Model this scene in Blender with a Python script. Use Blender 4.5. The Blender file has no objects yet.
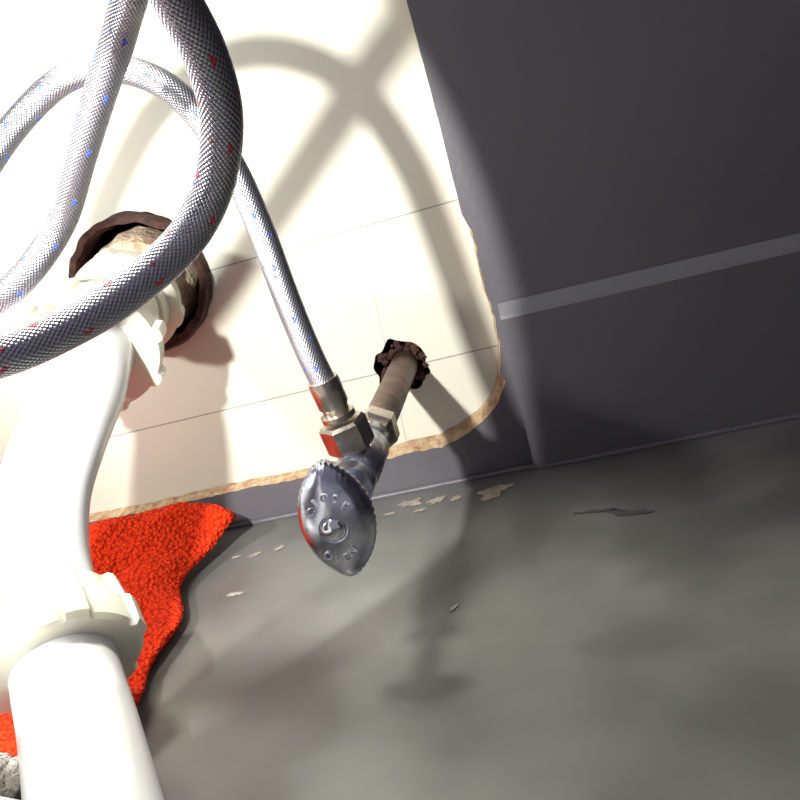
import bpy, bmesh, math, random
from mathutils import Vector, Matrix, noise
random.seed(3)
C=bpy.context
S=C.scene
# ---------------------------------------------------------------- materials
def mat(name,col,rough=.5,metal=0,spec=.5,sss=0,noise_amt=0,noise_scale=30,bump=0,bump_scale=200,col2=None,dist=.001,coat=0):
    m=bpy.data.materials.new(name);m.use_nodes=True
    nt=m.node_tree;b=nt.nodes['Principled BSDF']
    b.inputs['Base Color'].default_value=(*col,1)
    b.inputs['Roughness'].default_value=rough
    b.inputs['Metallic'].default_value=metal
    b.inputs['Specular IOR Level'].default_value=spec
    b.inputs['Coat Weight'].default_value=coat
    if sss:
        b.inputs['Subsurface Weight'].default_value=sss
        b.inputs['Subsurface Radius'].default_value=(.01,.008,.005)
        b.inputs['Subsurface Scale'].default_value=.6
    tc=nt.nodes.new('ShaderNodeTexCoord')
    if col2:
        n=nt.nodes.new('ShaderNodeTexNoise');n.inputs['Scale'].default_value=noise_scale
        n.inputs['Detail'].default_value=6
        nt.links.new(tc.outputs['Object'],n.inputs['Vector'])
        r=nt.nodes.new('ShaderNodeValToRGB')
        r.color_ramp.elements[0].position=.5-noise_amt;r.color_ramp.elements[1].position=.5+noise_amt
        r.color_ramp.elements[0].color=(*col,1);r.color_ramp.elements[1].color=(*col2,1)
        nt.links.new(n.outputs['Fac'],r.inputs['Fac'])
        nt.links.new(r.outputs['Color'],b.inputs['Base Color'])
    if bump:
        n=nt.nodes.new('ShaderNodeTexNoise');n.inputs['Scale'].default_value=bump_scale
        n.inputs['Detail'].default_value=4
        nt.links.new(tc.outputs['Object'],n.inputs['Vector'])
        bp=nt.nodes.new('ShaderNodeBump');bp.inputs['Strength'].default_value=bump
        bp.inputs['Distance'].default_value=dist
        nt.links.new(n.outputs['Fac'],bp.inputs['Height'])
        nt.links.new(bp.outputs['Normal'],b.inputs['Normal'])
    return m
M={}
M['gray']=mat('gray_paint_wall',(.100,.092,.105),.42,noise_amt=.3,noise_scale=12,col2=(.118,.110,.122),bump=.25,bump_scale=260,dist=.0006)
M['ledge']=mat('gray_paint_lit_ledge',(.17,.165,.18),.42,noise_amt=.3,noise_scale=25,col2=(.21,.205,.215),bump=.25,bump_scale=260,dist=.0006)  # lighter gray puts the light caught by the chamfer into its colour
M['floor']=mat('gray_paint_floor',(.095,.095,.090),.36,spec=.5,noise_amt=.16,noise_scale=13,col2=(.150,.149,.140),bump=.2,bump_scale=120,dist=.0006)
M['wood']=mat('raw_board_edge',(.66,.50,.31),.9,noise_amt=.2,noise_scale=160,col2=(.34,.19,.09),bump=1,bump_scale=600,dist=.002)
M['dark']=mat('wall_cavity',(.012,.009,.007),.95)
M['rust']=mat('rust',(.020,.009,.008),.9,noise_amt=.2,noise_scale=160,col2=(.085,.030,.020),bump=1,bump_scale=400,dist=.002)
M['putty']=mat('putty',(.62,.55,.40),.8,noise_amt=.2,noise_scale=120,col2=(.35,.20,.12),bump=1,bump_scale=300,dist=.002)
M['pvc']=mat('white_pvc',(.78,.78,.78),.2,sss=.15)
M['nutp']=mat('natural_nylon',(.70,.69,.58),.3,sss=.3)
M['letters']=mat('worn_white_enamel',(.75,.76,.80),.35)
M['copper']=mat('aged_copper',(.17,.080,.052),.42,metal=.6,noise_amt=.15,noise_scale=90,col2=(.06,.035,.028),bump=.5,bump_scale=200,dist=.001)
M['chrome']=mat('chrome',(.80,.81,.84),.14,metal=1,bump=.15,bump_scale=120,dist=.0008)
M['chromed']=mat('worn_chrome',(.72,.74,.82),.24,metal=1,noise_amt=.12,noise_scale=110,col2=(.42,.44,.54),bump=.35,bump_scale=110,dist=.001)
M['brass']=mat('tarnished_nickel',(.70,.64,.56),.28,metal=1,noise_amt=.2,noise_scale=150,col2=(.46,.40,.33),bump=.3,bump_scale=300,dist=.0008)
M['scuff']=mat('dark_scuff',(.07,.07,.07),.5)
M['chip']=mat('bare_primer_chip',(.36,.33,.28),.8,noise_amt=.2,noise_scale=150,col2=(.22,.17,.13))
M['sponge']=mat('gray_sponge',(.30,.29,.25),.95,noise_amt=.2,noise_scale=120,col2=(.12,.11,.10),bump=1,bump_scale=300,dist=.004)

def cream():
    m=mat('cream_wallboard',(.70,.69,.58),.55,noise_amt=.3,noise_scale=7,col2=(.64,.62,.51),bump=.15,bump_scale=150,dist=.0006)
    nt=m.node_tree;b=nt.nodes['Principled BSDF']
    src=b.inputs['Base Color'].links[0].from_socket
    g=nt.nodes.new('ShaderNodeNewGeometry');sp=nt.nodes.new('ShaderNodeSeparateXYZ')
    nt.links.new(g.outputs['Position'],sp.inputs[0])
    def mth(op,a,b_=None):
        n=nt.nodes.new('ShaderNodeMath');n.operation=op
        for i,v in enumerate((a,b_)):
            if v is None: continue
            if isinstance(v,(int,float)): n.inputs[i].default_value=v
            else: nt.links.new(v,n.inputs[i])
        return n.outputs[0]
    def line(coord,other,c,slope,w=.00045):
        e=mth('ADD',coord,mth('MULTIPLY',other,-slope))
        return mth('LESS_THAN',mth('ABSOLUTE',mth('SUBTRACT',e,c)),w)
    ls=[line(sp.outputs['Z'],sp.outputs['X'],.1655,.03),line(sp.outputs['Z'],sp.outputs['X'],.0765,.01)]
    v=mth('MULTIPLY',line(sp.outputs['X'],sp.outputs['Z'],-.085,.04,.0003),mth('LESS_THAN',sp.outputs['Z'],.13))
    tot=mth('MAXIMUM',mth('MAXIMUM',ls[0],ls[1]),mth('MULTIPLY',v,.6))
    mx=nt.nodes.new('ShaderNodeMixRGB');mx.inputs['Color2'].default_value=(.22,.21,.20,1)
    nt.links.new(mth('MULTIPLY',tot,.75),mx.inputs['Fac']);nt.links.new(src,mx.inputs['Color1'])
    nt.links.new(mx.outputs[0],b.inputs['Base Color'])
    return m
M['cream']=cream()

def braid(name,flecks,N=52,pitch=.00085):
    """stainless braid: u=angle 0..1, v=metres along the hose"""
    m=bpy.data.materials.new(name);m.use_nodes=True
    nt=m.node_tree;b=nt.nodes['Principled BSDF']
    uv=nt.nodes.new('ShaderNodeUVMap');sp=nt.nodes.new('ShaderNodeSeparateXYZ')
    nt.links.new(uv.outputs[0],sp.inputs[0])
    def mth(op,a,b_=None):
        n=nt.nodes.new('ShaderNodeMath');n.operation=op
        for i,v in enumerate((a,b_)):
            if v is None: continue
            if isinstance(v,(int,float)): n.inputs[i].default_value=v
            else: nt.links.new(v,n.inputs[i])
        return n.outputs[0]
    a=mth('MULTIPLY',sp.outputs['X'],N/2);s=mth('DIVIDE',sp.outputs['Y'],pitch*2)
    p=mth('ADD',a,s);q=mth('SUBTRACT',a,s)
    fp=mth('FLOOR',p);fq=mth('FLOOR',q)
    sP=mth('ABSOLUTE',mth('SINE',mth('MULTIPLY',p,math.pi)))
    sQ=mth('ABSOLUTE',mth('SINE',mth('MULTIPLY',q,math.pi)))
    chk=mth('ABSOLUTE',mth('MODULO',mth('ADD',fp,fq),2))
    inv=mth('SUBTRACT',1,chk)
    wires=mth('ADD',mth('MULTIPLY',sP,chk),mth('MULTIPLY',sQ,inv))
    bow=mth('ADD',mth('MULTIPLY',sQ,chk),mth('MULTIPLY',sP,inv))
    h=mth('ADD',mth('MULTIPLY',wires,.5),mth('MULTIPLY',bow,.5))
    bp=nt.nodes.new('ShaderNodeBump');bp.inputs['Strength'].default_value=.65;bp.inputs['Distance'].default_value=.0004
    nt.links.new(h,bp.inputs['Height']);nt.links.new(bp.outputs['Normal'],b.inputs['Normal'])
    r=nt.nodes.new('ShaderNodeMixRGB')
    r.inputs['Color1'].default_value=(.17,.17,.185,1);r.inputs['Color2'].default_value=(.50,.50,.56,1)
    nt.links.new(h,r.inputs['Fac'])
    out=r.outputs[0];metal=None
    pm=lambda x,n:mth('FLOORED_MODULO',x,n)
    for (col,n0,k0,n1,k1) in flecks:
        c1=mth('LESS_THAN',mth('ABSOLUTE',mth('SUBTRACT',pm(fp,n0),k0)),.5)
        c2=mth('LESS_THAN',mth('ABSOLUTE',mth('SUBTRACT',pm(fq,n1),k1)),.6)
        f=mth('MULTIPLY',mth('MULTIPLY',c1,c2),mth('ADD',.6,mth('MULTIPLY',wires,.4)))
        mx=nt.nodes.new('ShaderNodeMixRGB');mx.inputs['Color2'].default_value=(*col,1)
        nt.links.new(f,mx.inputs['Fac']);nt.links.new(out,mx.inputs['Color1']);out=mx.outputs[0]
        metal=f if metal is None else mth('MAXIMUM',metal,f)
    nt.links.new(out,b.inputs['Base Color'])
    nt.links.new(mth('MULTIPLY',mth('SUBTRACT',1,metal),.97),b.inputs['Metallic'])
    b.inputs['Roughness'].default_value=.33
    return m
BL=(.01,.06,.75);RD=(.60,.02,.03)
M['braidA']=braid('braid_blue_tracer',[(BL,13,2,13,5),(BL,13,3,13,5),(BL,13,2,13,6),(BL,13,5,26,10),(RD,26,18,26,4)])
M['braidB']=braid('braid_red_tracer',[(RD,13,2,13,5),(RD,13,3,13,5),(RD,13,2,13,6),(RD,13,5,26,10),(BL,26,18,26,4)])

def towelmat():
    m=bpy.data.materials.new('red_microfibre');m.use_nodes=True
    nt=m.node_tree;b=nt.nodes['Principled BSDF']
    b.inputs['Roughness'].default_value=.95;b.inputs['Specular IOR Level'].default_value=.15
    tc=nt.nodes.new('ShaderNodeTexCoord')
    v=nt.nodes.new('ShaderNodeTexVoronoi');v.inputs['Scale'].default_value=450
    nt.links.new(tc.outputs['Object'],v.inputs['Vector'])
    r=nt.nodes.new('ShaderNodeValToRGB')
    r.color_ramp.elements[0].color=(.92,.055,.008,1);r.color_ramp.elements[1].color=(.45,.016,.003,1)
    r.color_ramp.elements[0].position=.1;r.color_ramp.elements[1].position=.8
    nt.links.new(v.outputs['Distance'],r.inputs['Fac']);nt.links.new(r.outputs[0],b.inputs['Base Color'])
    bp=nt.nodes.new('ShaderNodeBump');bp.invert=True;bp.inputs['Strength'].default_value=1;bp.inputs['Distance'].default_value=.0018
    nt.links.new(v.outputs['Distance'],bp.inputs['Height']);nt.links.new(bp.outputs['Normal'],b.inputs['Normal'])
    return m
M['towel']=towelmat()

# ---------------------------------------------------------------- helpers
def obj(name,bm,mats,parent=None,smooth=True):
    me=bpy.data.meshes.new(name)
    bm.normal_update()
    for f in bm.faces: f.smooth=smooth
    bm.to_mesh(me);bm.free()
    o=bpy.data.objects.new(name,me)
    for m in (mats if isinstance(mats,list) else [mats]): me.materials.append(M[m])
    S.collection.objects.link(o)
    if parent: o.parent=parent
    return o
def empty(name):
    e=bpy.data.objects.new(name,None);e.empty_display_size=.02;S.collection.objects.link(e);return e
def box(name,x0,x1,y0,y1,z0,z1,m,parent=None):
    bm=bmesh.new();bmesh.ops.create_cube(bm,size=1)
    for v in bm.verts:
        v.co=Vector(((x0+x1)/2+v.co.x*(x1-x0),(y0+y1)/2+v.co.y*(y1-y0),(z0+z1)/2+v.co.z*(z1-z0)))
    return obj(name,bm,m,parent,False)
def spline(pts,step=.002):
    P=[Vector(p) for p in pts];P=[P[0]*2-P[1]]+P+[P[-1]*2-P[-2]]
    dense=[]
    for i in range(1,len(P)-2):
        for k in range(40):
            t=k/40;a,b,c,d=P[i-1:i+3]
            dense.append(.5*((2*b)+(c-a)*t+(2*a-5*b+4*c-d)*t*t+(3*b-a-3*c+d)*t**3))
    dense.append(P[-2])
    for _ in range(60):
        dense=[dense[0]]+[(dense[i-1]+dense[i]*2+dense[i+1])/4 for i in range(1,len(dense)-1)]+[dense[-1]]
    out=[dense[0]];acc=0
    for i in range(1,len(dense)):
        a=dense[i-1];b=dense[i];L=(b-a).length
        while acc+L>=step:
            t=(step-acc)/L;a=a.lerp(b,t);out.append(a.copy());L=(b-a).length;acc=0
        acc+=L
    return out
def sweep(name,pts,rad,m,parent=None,seg=32,step=.002,cap=True):
    L=spline(pts,step);bm=bmesh.new();uvl=bm.loops.layers.uv.new('UVMap')
    n=Vector((0,0,1));T0=(L[1]-L[0]).normalized()
    if abs(n.dot(T0))>.9:n=Vector((1,0,0))
    n=(n-T0*n.dot(T0)).normalized();rings=[]
    for i,p in enumerate(L):
        T=(L[min(i+1,len(L)-1)]-L[max(i-1,0)]).normalized()
        n=(n-T*n.dot(T)).normalized();b=T.cross(n)
        r=rad(i*step,len(L)*step) if callable(rad) else rad
        rings.append([bm.verts.new(p+(n*math.cos(2*math.pi*k/seg)+b*math.sin(2*math.pi*k/seg))*r) for k in range(seg)])
    for i in range(len(rings)-1):
        for k in range(seg):
            f=bm.faces.new((rings[i][k],rings[i][(k+1)%seg],rings[i+1][(k+1)%seg],rings[i+1][k]))
            for lp,(uu,vv) in zip(f.loops,((k/seg,i*step),((k+1)/seg,i*step),((k+1)/seg,(i+1)*step),(k/seg,(i+1)*step))):
                lp[uvl].uv=(uu,vv)
    if cap:
        bm.faces.new(rings[0][::-1]);bm.faces.new(rings[-1])
    return obj(name,bm,m,parent)
def lathe(name,org,axis,prof,m,parent=None,seg=64,rmod=None,closed=False,smooth=True,roll=0):
    A=Vector(axis).normalized();n=Vector((0,0,1))
    if abs(A.dot(n))>.9:n=Vector((1,0,0))
    n=(n-A*n.dot(A)).normalized();b=A.cross(n);org=Vector(org)
    bm=bmesh.new();rings=[]
    for j,(t,r) in enumerate(prof):
        rg=[]
        for k in range(seg):
            a=2*math.pi*k/seg+roll
            rr=r*(rmod(a,t,j) if rmod else 1)
            rg.append(bm.verts.new(org+A*t+(n*math.cos(a)+b*math.sin(a))*rr))
        rings.append(rg)
    J=len(rings)
    for j in range(J if closed else J-1):
        for k in range(seg):
            bm.faces.new((rings[j][k],rings[j][(k+1)%seg],rings[(j+1)%J][(k+1)%seg],rings[(j+1)%J][k]))
    if not closed:
        bm.faces.new(rings[0][::-1]);bm.faces.new(rings[-1])
    bmesh.ops.recalc_face_normals(bm,faces=bm.faces)
    o=obj(name,bm,m,parent,smooth)
    if smooth:
        md=o.modifiers.new('es','EDGE_SPLIT');md.split_angle=math.radians(40)
    return o
def plate(name,outer,holes_f,holes_b,y0,y1,mats):
    bm=bmesh.new()
    def loop(pts,y):
        vs=[bm.verts.new((x,y,z)) for x,z in pts]
        es=[bm.edges.new((vs[i],vs[(i+1)%len(vs)])) for i in range(len(vs))]
        return vs,es
    allv=[]
    for y,hs in ((y0,holes_f),(y1,holes_b)):
        vo,eo=loop(outer,y);E=list(eo);HV=[]
        for h in hs:
            v,e=loop(h,y);HV.append(v);E+=e
        bmesh.ops.triangle_fill(bm,use_beauty=True,use_dissolve=False,edges=E)
        allv.append((vo,HV))
    for f in bm.faces:f.material_index=0
    for a,b in zip([allv[0][0]]+allv[0][1],[allv[1][0]]+allv[1][1]):
        for i in range(len(a)):
            f=bm.faces.new((a[i],a[(i+1)%len(a)],b[(i+1)%len(a)],b[i]));f.material_index=1
    bmesh.ops.recalc_face_normals(bm,faces=bm.faces)
    return obj(name,bm,mats,None,False)

# ---------------------------------------------------------------- room shell
key=[(-.020,.50),(-.022,.30),(-.0215,.273),(-.0195,.209),(-.0190,.18),(-.0185,.157),(-.0160,.148),(-.0165,.120),(-.0155,.104),(-.0145,.094),(-.0155,.075),(-.019,.060),(-.026,.048),(-.037,.039),(-.050,.033),(-.062,.030),(-.10,.0285),(-.153,.0255),(-.20,.0265),(-.255,.025),(-.307,.026),(-.40,.025),(-.44,.03),(-.45,.05),(-.45,.50)]
dense=[]
for i in range(len(key)):
    a=Vector(key[i]);b=Vector(key[(i+1)%len(key)]);n=max(1,int((b-a).length/.0025))
    for k in range(n):dense.append(a.lerp(b,k/n))
back=[];front=[]
for p in dense:
    low=1 if p.y<.15 else 0
    j=noise.noise(Vector((p.x*120,p.y*120,0)))*(.0009 if low else .0002)
    back.append((p.x+j,p.y+j))
    w=(.0008+.0010*abs(noise.noise(Vector((p.x*300,p.y*300,5))))+ .0008*abs(noise.noise(Vector((p.x*700,p.y*700,9))))) if low else .0001
    if p.y<.06 : w+=.0036*max(0,1-abs(p.x+.05)/.10)+.0012
    d=Vector((0,0))
    if p.x>-.05: d.x=1
    if p.y<.06: d.y=-1
    if p.x<-.43: d.x=-1
    if d.length: d.normalize()
    front.append((p.x+j+d.x*w,p.y+j+d.y*w))
rect=[(-.60,0),(.60,0),(.60,.62),(-.60,.62)]
plate('wall_back',rect,[front],[back],0,.009,['gray','wood'])
def ragged(cx,cz,r,n,amp,sc):
    return [(cx+r*math.cos(a)*(1+amp*noise.noise(Vector((math.cos(a)*sc,math.sin(a)*sc,cx*50)))),
             cz+r*math.sin(a)*(1+amp*noise.noise(Vector((math.cos(a)*sc,math.sin(a)*sc,cx*50+3))))) for a in [2*math.pi*k/n for k in range(n)]]
h1=ragged(-.214,.163,.0415,72,.06,4);h2=ragged(-.0745,.0765,.0160,120,.28,2.2)
rect2=[(-.56,.002),(.05,.002),(.05,.6),(-.56,.6)]
plate('wall_inner',rect2,[h1,h2],[h1,h2],.0095,.022,['cream','rust'])
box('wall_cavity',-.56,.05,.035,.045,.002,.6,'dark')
box('floor',-.6,.6,-.75,.012,-.015,0,'floor')
box('wall_right',.60,.612,-.75,.012,0,.62,'gray')
box('wall_left',-.612,-.60,-.75,.012,0,.62,'gray')
bm=bmesh.new()
pr=[(0,.001),(-.0075,.001),(-.0075,.0945),(-.0070,.0965),(-.0010,.1030),(0,.1034)]
x0,x1=-.0100,.5995;K=len(pr)
ra=[bm.verts.new((x0,y,z)) for y,z in pr];rb=[bm.verts.new((x1,y,z)) for y,z in pr]
for i in range(K):
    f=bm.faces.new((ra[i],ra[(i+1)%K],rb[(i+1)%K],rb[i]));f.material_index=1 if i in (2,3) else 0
bm.faces.new(ra[::-1]);bm.faces.new(rb);bmesh.ops.recalc_face_normals(bm,faces=bm.faces)
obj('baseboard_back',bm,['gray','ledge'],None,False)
sweep('trim_1',[(-.597,-.001,.0008),(-.2,-.0015,.0008),(-.02,-.002,.0008),(.05,-.0078,.0008),(.598,-.0078,.0010)],lambda s,L:.0020+.0006*noise.noise(Vector((s*60,0,0))),'gray',None,10,.004)

# ---------------------------------------------------------------- drain collar + trap
trap=empty('sink_drain_trap')
def rag(a,t,j):return 1+.05*noise.noise(Vector((math.cos(a)*5,math.sin(a)*5,t*200)))
lathe('wall_collar',(-.214,.014,.163),(0,-1,0),[(0,.0415),(.012,.042),(.018,.0415),(.018,.0375),(.012,.037),(0,.037)],'rust',trap,96,rag,closed=True)
lathe('packing',(-.214,.018,.163),(0,-1,-.04),[(0,.032),(.012,.031),(.02,.029),(.024,.026),(.026,.020)],'putty',trap,96,lambda a,t,j:1+.10*noise.noise(Vector((math.cos(a)*4,math.sin(a)*4,t*150))))
dirA=Vector((.06,-1,-.24)).normalized()
sweep('stub_arm',[(-.214,.02,.164),(-.2125,-.03,.158),(-.2095,-.08,.147)],.0225,'nutp',trap,48,.003)
def lugs(n,amp,j0,j1,ph=0):
    def f(a,t,j):
        if j0<=j<=j1:
            c=math.cos(n*(a+ph))
            return 1+amp*max(0,min(1,(c-.55)*4))
        return 1
    return f
lathe('hub_ring',(-.2130,-.022,.158),dirA,[(0,.023),(.001,.030),(.010,.0305),(.011,.025),(.02,.024)],'nutp',trap,96,lugs(6,.07,1,2))
lathe('slip_nut_wall',(-.2105,-.062,.1500),dirA,[(0,.022),(.0,.027),(.004,.029),(.018,.0305),(.019,.0325),(.030,.0325),(.031,.030),(.032,.021)],'nutp',trap,144,lugs(8,.10,3,6))
pts=[(-.2100,-.080,.147),(-.206,-.102,.141),(-.204,-.122,.132),(-.2085,-.146,.117),(-.214,-.168,.098),(-.2135,-.187,.076),(-.2065,-.203,.058),(-.198,-.219,.046)]
sweep('elbow_pipe',pts,.0195,'pvc',trap,64,.002)
pts2=[(-.205,-.206,.055),(-.194,-.228,.0435),(-.178,-.255,.037),(-.152,-.30,.034),(-.135,-.332,.042),(-.14,-.362,.072),(-.168,-.385,.12),(-.18,-.39,.2),(-.18,-.39,.46)]
sweep('trap_bend',pts2,lambda s,L:.0215 if s<.012 else .0200,'pvc',trap,64,.002)
ax=Vector((.44,-.72,-.52)).normalized()
def nl(a):return max(0,min(1,(math.cos(6*(a+.35))-.45)*5))
lathe('slip_nut_trap',(-.2085,-.2010,.0600),ax,[(0,.0198),(.0,.0235),(.002,.0250),(.014,.0262),(.0145,.0285),(.0155,.0294),(.028,.0294),(.030,.0277),(.030,.0205)],'nutp',trap,180,
      lambda a,t,j:(1+.14*nl(a)) if 1<=j<=3 else ((1+.08*nl(a)) if 4<=j<=7 else 1))

# ---------------------------------------------------------------- valve
valve=empty('angle_stop_valve')
vd=Vector((-.045,-1,-.012)).normalized()
def va(y): return Vector((-.073+(-y)*-.045,y,.0775+(-y)*-.012))
sweep('supply_stub_pipe',[va(.03),va(-.05),va(-.115)],lambda s,L:.0082+.0003*noise.noise(Vector((s*90,0,0))),'copper',valve,32,.002)
bm=bmesh.new()
for k in range(80):
    a=random.uniform(0,2*math.pi);rr=random.uniform(.008,.0150);c0=Vector((-.0745+rr*math.cos(a),.0115+random.uniform(-.003,.004),.0765+rr*math.sin(a)))
    r=bmesh.ops.create_icosphere(bm,subdivisions=2,radius=1)
    sc=random.uniform(.0010,.0028)
    for v in r['verts']:
        n=v.co.normalized();v.co=c0+n*sc*(1+.6*noise.noise(n*2.5+Vector((k,0,0))))
obj('pipe_rust_scale',bm,'rust',valve,False)
lathe('compression_nut',va(-.100),vd,[(0,.0085),(0,.0095),(.002,.0115),(.012,.0115),(.014,.0098),(.018,.0092)],'brass',valve,6,smooth=False)
lathe('body',va(-.116),vd,[(0,.0078),(0,.0085),(.012,.0088),(.014,.0098),(.040,.0098),(.043,.0088),(.046,.0088),(.046,.0075),(.052,.007),(.052,.0095),(.060,.0095),(.060,.0045),(.085,.0045)],'chromed',valve,48)
out=Vector((-.004,-.004,.036)).normalized()
oc=va(-.150)
lathe('outlet',oc,out,[(0,.0078),(.007,.0078),(.0075,.0068),(.014,.0066)],'chrome',valve,40)
bm=bmesh.new();rings=[];hc=va(-.198)
prof=[(.0,.30),(.0,.80),(.0012,.955),(.0035,1.0),(.0065,1.0),(.0085,.965),(.0110,.86),(.0130,.70),(.0142,.50),(.0147,.34),(.0147,.30),(.0135,.27),(.0135,.05)]
seg=176
for j,(t,k) in enumerate(prof):
    rg=[]
    for i in range(seg):
        a=2*math.pi*i/seg
        c,s=math.cos(a),math.sin(a)
        w,h=.0142,.0218
        x=w*math.copysign(abs(s)**1.08,s);z=h*c
        if k>.4: z+=.0018*math.copysign(abs(c)**10,c)
        fl=1+.012*math.cos(a*44) if 2<=j<=4 else 1
        if k>.4: rg.append(bm.verts.new((hc.x+x*k*fl,hc.y-t,hc.z+z*k*fl)))
        else: rg.append(bm.verts.new((hc.x+.0165*k*s,hc.y-t,hc.z+.0165*k*c)))
    rings.append(rg)
for j in range(len(rings)-1):
    for i in range(seg):bm.faces.new((rings[j][i],rings[j][(i+1)%seg],rings[j+1][(i+1)%seg],rings[j+1][i]))
bm.faces.new(rings[0][::-1]);bm.faces.new(rings[-1]);bmesh.ops.recalc_face_normals(bm,faces=bm.faces)
obj('handle',bm,'chromed',valve)
lathe('handle_screw',hc+Vector((0,-.0125,0)),(0,-1,0),[(0,.0044),(.0022,.0044),(.0036,.0036),(.0042,.002),(.0044,.0004)],'chrome',valve,32)
dg=[]
def letter(ch,ang,rad_x,rad_z,yoff,flip):
    cu=bpy.data.curves.new('l','FONT');cu.body=ch;cu.size=.0042;cu.extrude=.0009;cu.align_x='CENTER';cu.align_y='CENTER'
    o=bpy.data.objects.new('l',cu);S.collection.objects.link(o)
    px=hc.x+rad_x*math.sin(ang);pz=hc.z+rad_z*math.cos(ang)
    rot=Matrix.Rotation(ang+(math.pi if flip else 0),4,'Y')
    tilt=Matrix.Rotation(math.pi/2,4,'X')
    o.matrix_world=Matrix.Translation((px,hc.y-yoff,pz))@rot@tilt
    dg.append(o)
for i,ch in enumerate('CLOSE'): letter(ch,(-.90+i*.45),.0083,.0125,.0139,False)
for i,ch in enumerate('OPEN'): letter(ch,math.pi+(.62-i*.42),.0083,.0125,.0139,True)
C.view_layer.update()
deps=C.evaluated_depsgraph_get();bm=bmesh.new()
for o in dg:
    me=bpy.data.meshes.new_from_object(o.evaluated_get(deps));me.transform(o.matrix_world);bm.from_mesh(me);bpy.data.meshes.remove(me)
for o in dg:
    bpy.data.objects.remove(o)
for f in bm.faces:f.material_index=0
obj('handle_lettering',bm,'letters',valve,False)

# ---------------------------------------------------------------- hoses
ho=empty('braided_supply_hose')
top=oc+out*.0085
e2=top+out*.030
A=[(-.065,-.25,.46),(-.072,-.235,.34),(-.087,-.222,.275),(-.101,-.21,.258),(-.119,-.20,.242),(-.139,-.19,.223),(-.158,-.18,.205),(-.177,-.182,.190),(-.196,-.182,.183),(-.210,-.175,.196),(-.205,-.165,.216),(-.190,-.158,.234),(-.172,-.15,.249),(-.150,-.15,.2575),(-.129,-.15,.255),(-.110,-.15,.241),(-.098,-.15,.214),(-.093,-.15,.185),(-.090,-.152,.153),(-.087,-.1535,.130),tuple(e2)]
sweep('braid_tube',A,.0055,'braidA',ho,40,.0015)
lathe('crimp_sleeve',e2+out*.004,-out,[(0,.0060),(0,.0066),(.002,.0068),(.012,.0066),(.013,.0058),(.0155,.0056),(.016,.0075),(.0185,.0075),(.019,.005)],'brass',ho,40)
lathe('coupling_nut',top,out,[(0,.0085),(0,.0095),(.0015,.0106),(.0125,.0106),(.014,.0095),(.014,.0065)],'brass',ho,6,smooth=False,roll=.25)
hb=empty('braided_supply_hose.001')
Bp=[(-.07,-.335,.46),(-.054,-.33,.34),(-.055,-.315,.275),(-.057,-.306,.252),(-.0575,-.298,.242),(-.057,-.289,.230),(-.060,-.280,.216),(-.070,-.271,.201),(-.083,-.271,.189),(-.101,-.280,.180),(-.115,-.289,.176),(-.128,-.298,.1745),(-.145,-.308,.176),(-.166,-.322,.185),(-.190,-.328,.222),(-.2,-.330,.32),(-.19,-.33,.46)]  # unseen left run is routed to shade a bright patch of floor
sweep('braid_tube',Bp,.0054,'braidB',hb,40,.0015)

# ---------------------------------------------------------------- towel
def th(u,v):
    x=-.42+u*.213;y=-.024-v*.215
    x+=u*u*(.004*math.sin(v*9+2)+.004*math.sin(v*17)+.014*v)
    y+= .008*math.sin(u*9)*(1-v)
    z=.004+.020*math.exp(-((v-.10)/.12)**2)*(0.6+.4*math.sin(u*6+.5)**2)
    z+=.010*max(0,noise.noise(Vector((u*5,v*3.5,1.3))))*1.6
    z+=.004*noise.noise(Vector((u*13+v*6,v*7,4)))
    e=min(1,(1-u)/.10)
    z=.004+max(z,.001)*(.30+.70*math.sqrt(max(0,e)))
    z+=.012*math.exp(-((v-.05)/.05)**2)*math.exp(-((u-.95)/.10)**2)
    x+=.010*math.exp(-((v-.04)/.05)**2)*math.exp(-((u-1)/.10)**2)
    return x,y,z
bm=bmesh.new();nu,nv=170,170;G=[]
for i in range(nu+1):
    G.append([bm.verts.new(th(i/nu,j/nv)) for j in range(nv+1)])
for i in range(nu):
    for j in range(nv):
        bm.faces.new((G[i][j],G[i+1][j],G[i+1][j+1],G[i][j+1]))
bmesh.ops.recalc_face_normals(bm,faces=bm.faces)
t=obj('red_cleaning_cloth',bm,'towel')
md=t.modifiers.new('s','SOLIDIFY');md.thickness=.0035;md.offset=0
tx=bpy.data.textures.new('nap','CLOUDS');tx.noise_scale=.003
dm=t.modifiers.new('d','DISPLACE');dm.texture=tx;dm.strength=.0020;dm.texture_coords='LOCAL'
# ---------------------------------------------------------------- sponge
bm=bmesh.new();bmesh.ops.create_icosphere(bm,subdivisions=5,radius=1)
for v in bm.verts:
    n=v.co.normalized()
    s=1+.18*noise.noise(n*2)+.10*noise.noise(n*7)+.05*noise.noise(n*18)
    q=Vector([math.copysign(abs(c)**.7,c) for c in n])*s
    v.co=Vector((-.222+q.x*.022,-.275+q.y*.024,.0215+q.z*.0165))
obj('scouring_sponge',bm,'sponge')
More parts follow.
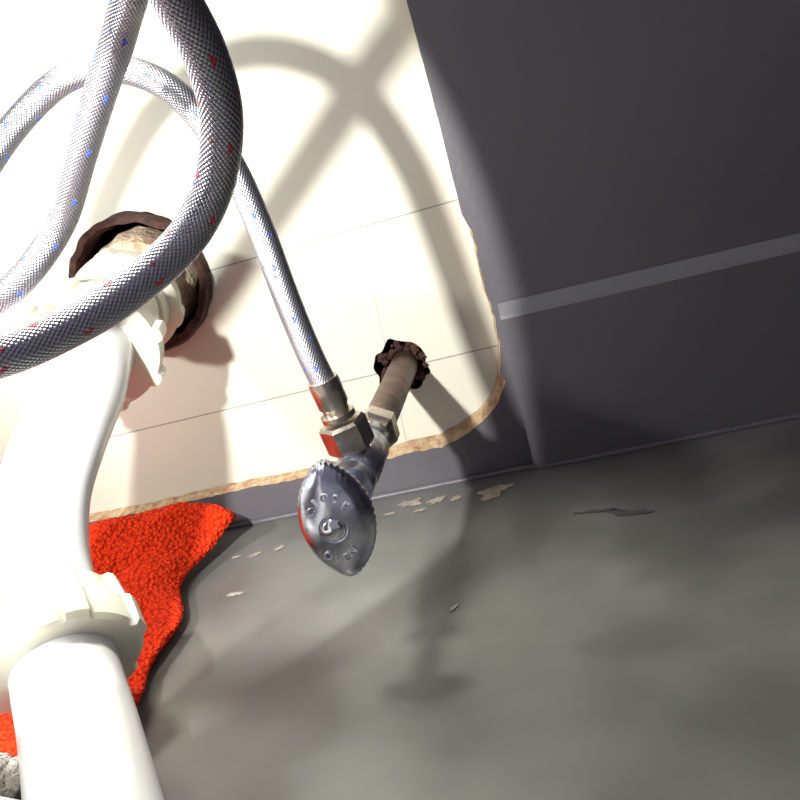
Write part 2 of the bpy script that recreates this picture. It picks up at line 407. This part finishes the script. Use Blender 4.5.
# ---------------------------------------------------------------- chips
bm=bmesh.new()
def chip(cx,cy,rx,ry,rot,seed,mi=0):
    vs=[]
    n=26
    for k in range(n):
        a=2*math.pi*k/n
        r=1+.75*noise.noise(Vector((math.cos(a)*2,math.sin(a)*2,seed)))+.45*noise.noise(Vector((math.cos(a)*6,math.sin(a)*6,seed)))
        x=rx*math.cos(a)*r;y=ry*math.sin(a)*r
        vs.append(bm.verts.new((cx+x*math.cos(rot)-y*math.sin(rot),cy+x*math.sin(rot)+y*math.cos(rot),.0003)))
    f=bm.faces.new(vs);f.material_index=mi
    r=bmesh.ops.extrude_face_region(bm,geom=[f])
    for v in r['geom']:
        if isinstance(v,bmesh.types.BMVert):v.co.z+=.0002
for c in [(-.085,-.020,.007,.0048,.1,1.3),(-.070,-.023,.0045,.0036,.3,2.4),(-.080,-.033,.0035,.0020,0,3.7),(-.058,-.026,.0035,.0026,1,4.2),(-.036,-.027,.011,.0085,.2,5.6),(-.098,-.030,.003,.0018,0,12.2),
          (-.178,-.050,.004,.0022,.3,6.1),(-.163,-.047,.003,.0022,1,7.3),(-.190,-.048,.0025,.001,0,8.4),(-.177,-.096,.0045,.0020,-.1,9.2),(-.056,-.151,.003,.0010,.9,10.5)]:
    chip(*c)
obj('paint_chips',bm,['chip'],None,False)
bm=bmesh.new()
for c in [(.018,-.080,.010,.0016,-.2,21.1),(.034,-.090,.009,.0024,-.3,22.2),(.026,-.084,.006,.0014,-.3,25.7)]:
    chip(*c)
obj('floor_scuff',bm,['scuff'],None,False)

# ---------------------------------------------------------------- lights
def lamp(name,loc,tgt,size,power,col=(1,1,1),spot=None,blend=.6):
    ld=bpy.data.lights.new(name,'SPOT' if spot else 'POINT')
    ld.energy=power;ld.color=col;ld.shadow_soft_size=size
    if spot: ld.spot_size=math.radians(spot);ld.spot_blend=blend
    o=bpy.data.objects.new(name,ld);S.collection.objects.link(o);o.location=loc
    d=Vector(tgt)-Vector(loc);o.rotation_euler=d.to_track_quat('-Z','Y').to_euler();return o
lamp('work_light',(-.172,-.36,.240),(-.355,0,.150),.007,10,(1,.99,.95),102.5,.03)
lamp('work_light.001',(-.38,-.22,.25),(-.2,0,.1),.012,3.6,(1,.98,.93))
lamp('work_light.002',(-.155,-.19,.42),(-.06,-.25,0),.026,9,(1,.97,.86),62,.95)
w=bpy.data.worlds.new('w');S.world=w;w.use_nodes=True
w.node_tree.nodes['Background'].inputs[0].default_value=(.90,.85,1,1)
w.node_tree.nodes['Background'].inputs[1].default_value=.29

# ---------------------------------------------------------------- camera
cd=bpy.data.cameras.new('camera');co=bpy.data.objects.new('camera',cd);S.collection.objects.link(co)
Rv=Vector((.9653,.0854,-.2468)).normalized();Bv=Vector((.1516,-.9528,.2630)).normalized();Uv=Bv.cross(Rv).normalized();Rv=Uv.cross(Bv)
mw=Matrix((Rv,Uv,Bv)).transposed().to_4x4();mw.translation=Vector((0,-.5,.197));co.matrix_world=mw
cd.sensor_width=36;cd.lens=870*36/800;cd.clip_start=.01
S.camera=co
S.view_settings.view_transform='Standard'
